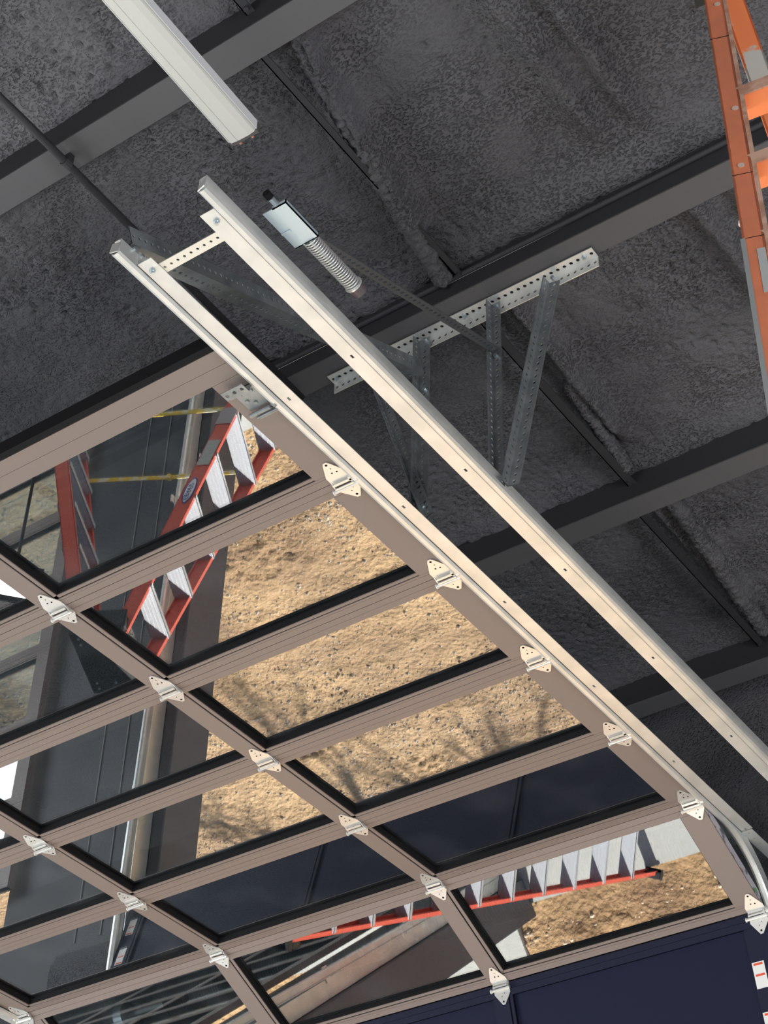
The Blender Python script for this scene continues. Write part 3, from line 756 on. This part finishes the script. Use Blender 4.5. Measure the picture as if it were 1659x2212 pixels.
for a in (-.10, 0, .10):
    for b_ in (-.22, -.17, .17, .22): obj('rivet', MB().tube([c0 + U*a + S_*b_ + V(0, 0, .05), c0 + U*a + S_*b_ + V(0, 0, .055)], .007, 8), alu, lad)
for rail, n1, n2 in ((1, 5.45, 5.45), (-1, 5.15, 5.15)):
    p, q = lp(-1, rail, n1), lp(1, rail, n2); m_ = (p+q)/2 + V(0, 0, .012); mb = MB()
    for a, b_ in ((p, m_), (m_, q)): d = (b_-a); mb.obox(a - V(0, 0, .014), d, V(0, 0, .028), S_*.006)
    mb.tube([m_ - S_*.012, m_ + S_*.016], .016, 10)
    obj('spreader_bar', mb, yellow, lad, label='yellow spreader bar with worn paint')
pb, pe = lp(1, -1, 3.75), lp(1, -1, 4.35); d = (pe-pb); out = -S_*.0035
mb = MB().obox(pb - U*.034 + out, d, U*.068, -S_*.0015); obj('side_label', mb, grey_label, lad, label='grey instruction label on the rail')
pe = lp(1, -1, 3.15); dn = (lp(1, -1, 5)-lp(1, -1, 4)).normalized(); au = (U - dn*U.dot(dn)).normalized()
def oval(c, ra, rb_, o_): return [c + dn*ra*math.cos(i*math.pi/12) + au*rb_*math.sin(i*math.pi/12) + o_ for i in range(24)]
obj('oval_emblem', MB().prism(oval(pe, .090, .027, -S_*.002), -S_*.002), blue_st, lad, label='blue oval maker emblem on the rail')
obj('oval_emblem_field', MB().prism(oval(pe, .080, .021, -S_*.004), -S_*.001), white_st, lad)
tx = bpy.data.curves.new('emblem_lettering', 'FONT'); tx.body = 'WERNER'; tx.size = .036; tx.align_x = 'CENTER'; tx.align_y = 'CENTER'; tx.extrude = .0006
tx.materials.append(blue_st); to = bpy.data.objects.new('emblem_lettering', tx); C.objects.link(to); to.parent = lad
zax = -S_; xax = -dn; yax = zax.cross(xax).normalized(); mw = Matrix((xax, yax, zax)).transposed().to_4x4(); mw.translation = pe - S_*.006 - V(LX, LY, FZ); to.matrix_local = mw
bpy.context.view_layer.update()
em = bpy.data.meshes.new_from_object(to.evaluated_get(bpy.context.evaluated_depsgraph_get())); bpy.data.objects.remove(to)
to = bpy.data.objects.new('emblem_lettering', em); C.objects.link(to); to.parent = lad; to.matrix_local = mw
obj('boot_bracket', MB().obox(lp(1, -1, 4.75) - U*.045 - S_*.006, lp(1, -1, 5.15)-lp(1, -1, 4.75), U*.09, S_*.004), mat('clear_grey_plastic', (.35, .3, .32), .3), lad)

rivet_m = mat('worn_rivet', (.60, .46, .38), .5, .2)
# orange ladder seen directly at the upper right
l2 = thing('step_ladder', 'tall worn orange fibreglass ladder standing at the upper right', 'ladder', (-.5, 2.2, FZ))
Xf = V(.95, .12, 0).normalized()
dF = V(.060, -.158, -1.0)                            # front rails, per metre down
topL = V(-.918, 2.553, 3.9) - dF*.22
def fl(z): return topL + dF*(topL.z - z)
botL = fl(FZ)
vd = V(.88, .30, 0).normalized(); nd = V(-.30, .88, 0).normalized()
mb = MB(); chan(mb, topL, botL + V(0, 0, .02), vd, nd, .044, .022, .005); obj('front_rail', mb, orange, l2)
mb = MB(); aa = topL + vd*.0225; bb = botL + vd*.0225 + V(0, 0, .02); mb.obox(aa, bb-aa, vd*.010, nd*.05); obj('rail_edge', mb, bare, l2, label='scuffed bare edge of the front rail')
topR = topL + Xf*.30; botR = botL + Xf*.62
mb = MB(); chan(mb, topR, botR + V(0, 0, .02), vd, nd, .044, .022, .005); obj('front_rail', mb, orange, l2)
# rear rails
rT = V(-.905, 2.64, 4.06); rB = V(-.55, 3.62, FZ)
for off in (0, .34):
    p = rT + Xf*off*.85; q = rB + Xf*off*1.6; mb = MB(); chan(mb, p, q, vd, nd, .056, .02, .005); obj('rear_rail', mb, orange_lit_worn, l2, label='rear rail in lit orange with bare patches')
# treads
k = 0; z = 3.425
while z > FZ + .25:
    a = fl(z) + vd*.012; w_ = .30 + .32*(topL.z - z)/(topL.z - FZ)
    mb = MB().obox(a + nd*.004 - V(0, 0, .028), Xf*w_, nd*.075, V(0, 0, .028)); obj('tread', mb, orange_lit, l2, label='orange tread')
    mb = MB().obox(a + nd*.0005 - V(0, 0, .030), Xf*w_, nd*.0035, V(0, 0, .034)); obj('tread_face', mb, bare, l2)
    k += 1; z -= .305
mb = MB().obox(topL - vd*.05 - nd*.03 + V(0, 0, .0), Xf*.42, nd*.16, V(0, 0, .03)); obj('top_cap', mb, blackp, l2)
for z in (3.868, 3.335, 3.085, 2.875, 2.725, 2.615, 2.50, 2.38, 2.25):
    c = fl(z) - vd*(.022 if z < 3.0 else 0) + vd*(.008 if z > 3.3 else 0); mb = MB()
    if z > 3.0: mb.tube([c - nd*.0, c - nd*.003], .0075, 10)
    else: mb.tube([c + nd*.010, c - vd*.0035 + nd*.010], .0085, 10, r2=.005)
    obj('rivet', mb, rivet_m, l2)
a, b_ = fl(2.80), fl(2.1); mb = MB().obox(a - vd*.026 - nd*.003, b_-a, vd*.010, nd*.02); obj('edge_guard', mb, mat('clear_grey_guard', (.28, .29, .28), .35), l2)
a, b_ = fl(2.755), fl(2.60); mb = MB().obox(a + vd*.003 - nd*.002, b_-a, vd*.017, nd*.0015); obj('side_label', mb, grey_label, l2, label='grey instruction label')
for z in (3.69, 3.05, 2.80): a = fl(z); obj('crack', MB().obox(a - vd*.022 - nd*.0012, vd*.044, V(0, 0, .0018), nd*.001), rubber, l2)

# door operator cable by the right-hand flag plate
t = thing('black_cable', 'black cable looping beside the lower end of the outer track', 'cable', (-2.0, 5.8, 3.2))
pts = [(-2.20 + .05*math.sin(i*.5), 5.86, 3.9 - i*.09) for i in range(14)]
obj('cable', MB().tube(pts, .006, 8), rubber, t, smooth=True)

# added lamp, source unknown, that makes the glare in the top left pane
t = thing('glare_lamp', 'added lamp on a tripod making the white glare in the left pane', 'added lamp', (-6.58, 5.33, FZ))
wc = V(-6.58, 5.33, .64); wn = V(.52, -.42, .74).normalized(); wx = V(.63, .78, 0).normalized(); wx = (wx - wn*wx.dot(wn)).normalized(); wy = wn.cross(wx)
obj('housing', MB().obox(wc - wx*.16 - wy*.11 - wn*.05, wx*.32, wy*.22, wn*.048), blackp, t)
le = bpy.data.materials.new('lit_lamp_face'); le.use_nodes = True; pb_ = le.node_tree.nodes['Principled BSDF']; pb_.inputs['Emission Color'].default_value = (.95, 1, .97, 1); pb_.inputs['Emission Strength'].default_value = 9
obj('lamp_face', MB().obox(wc - wx*.12 - wy*.07 - wn*.001, wx*.24, wy*.14, wn*.004), le, t)
obj('pole', MB().tube([wc - wn*.05, (-6.58, 5.33, .5), (-6.58, 5.33, FZ+.35)], .010, 10), blackp, t)
for i in range(3):
    a = i*2.094 + .4; obj('leg', MB().tube([(-6.58, 5.33, FZ+.55), (-6.58+.38*math.cos(a), 5.33+.38*math.sin(a), FZ+.008)], .008, 8), blackp, t)
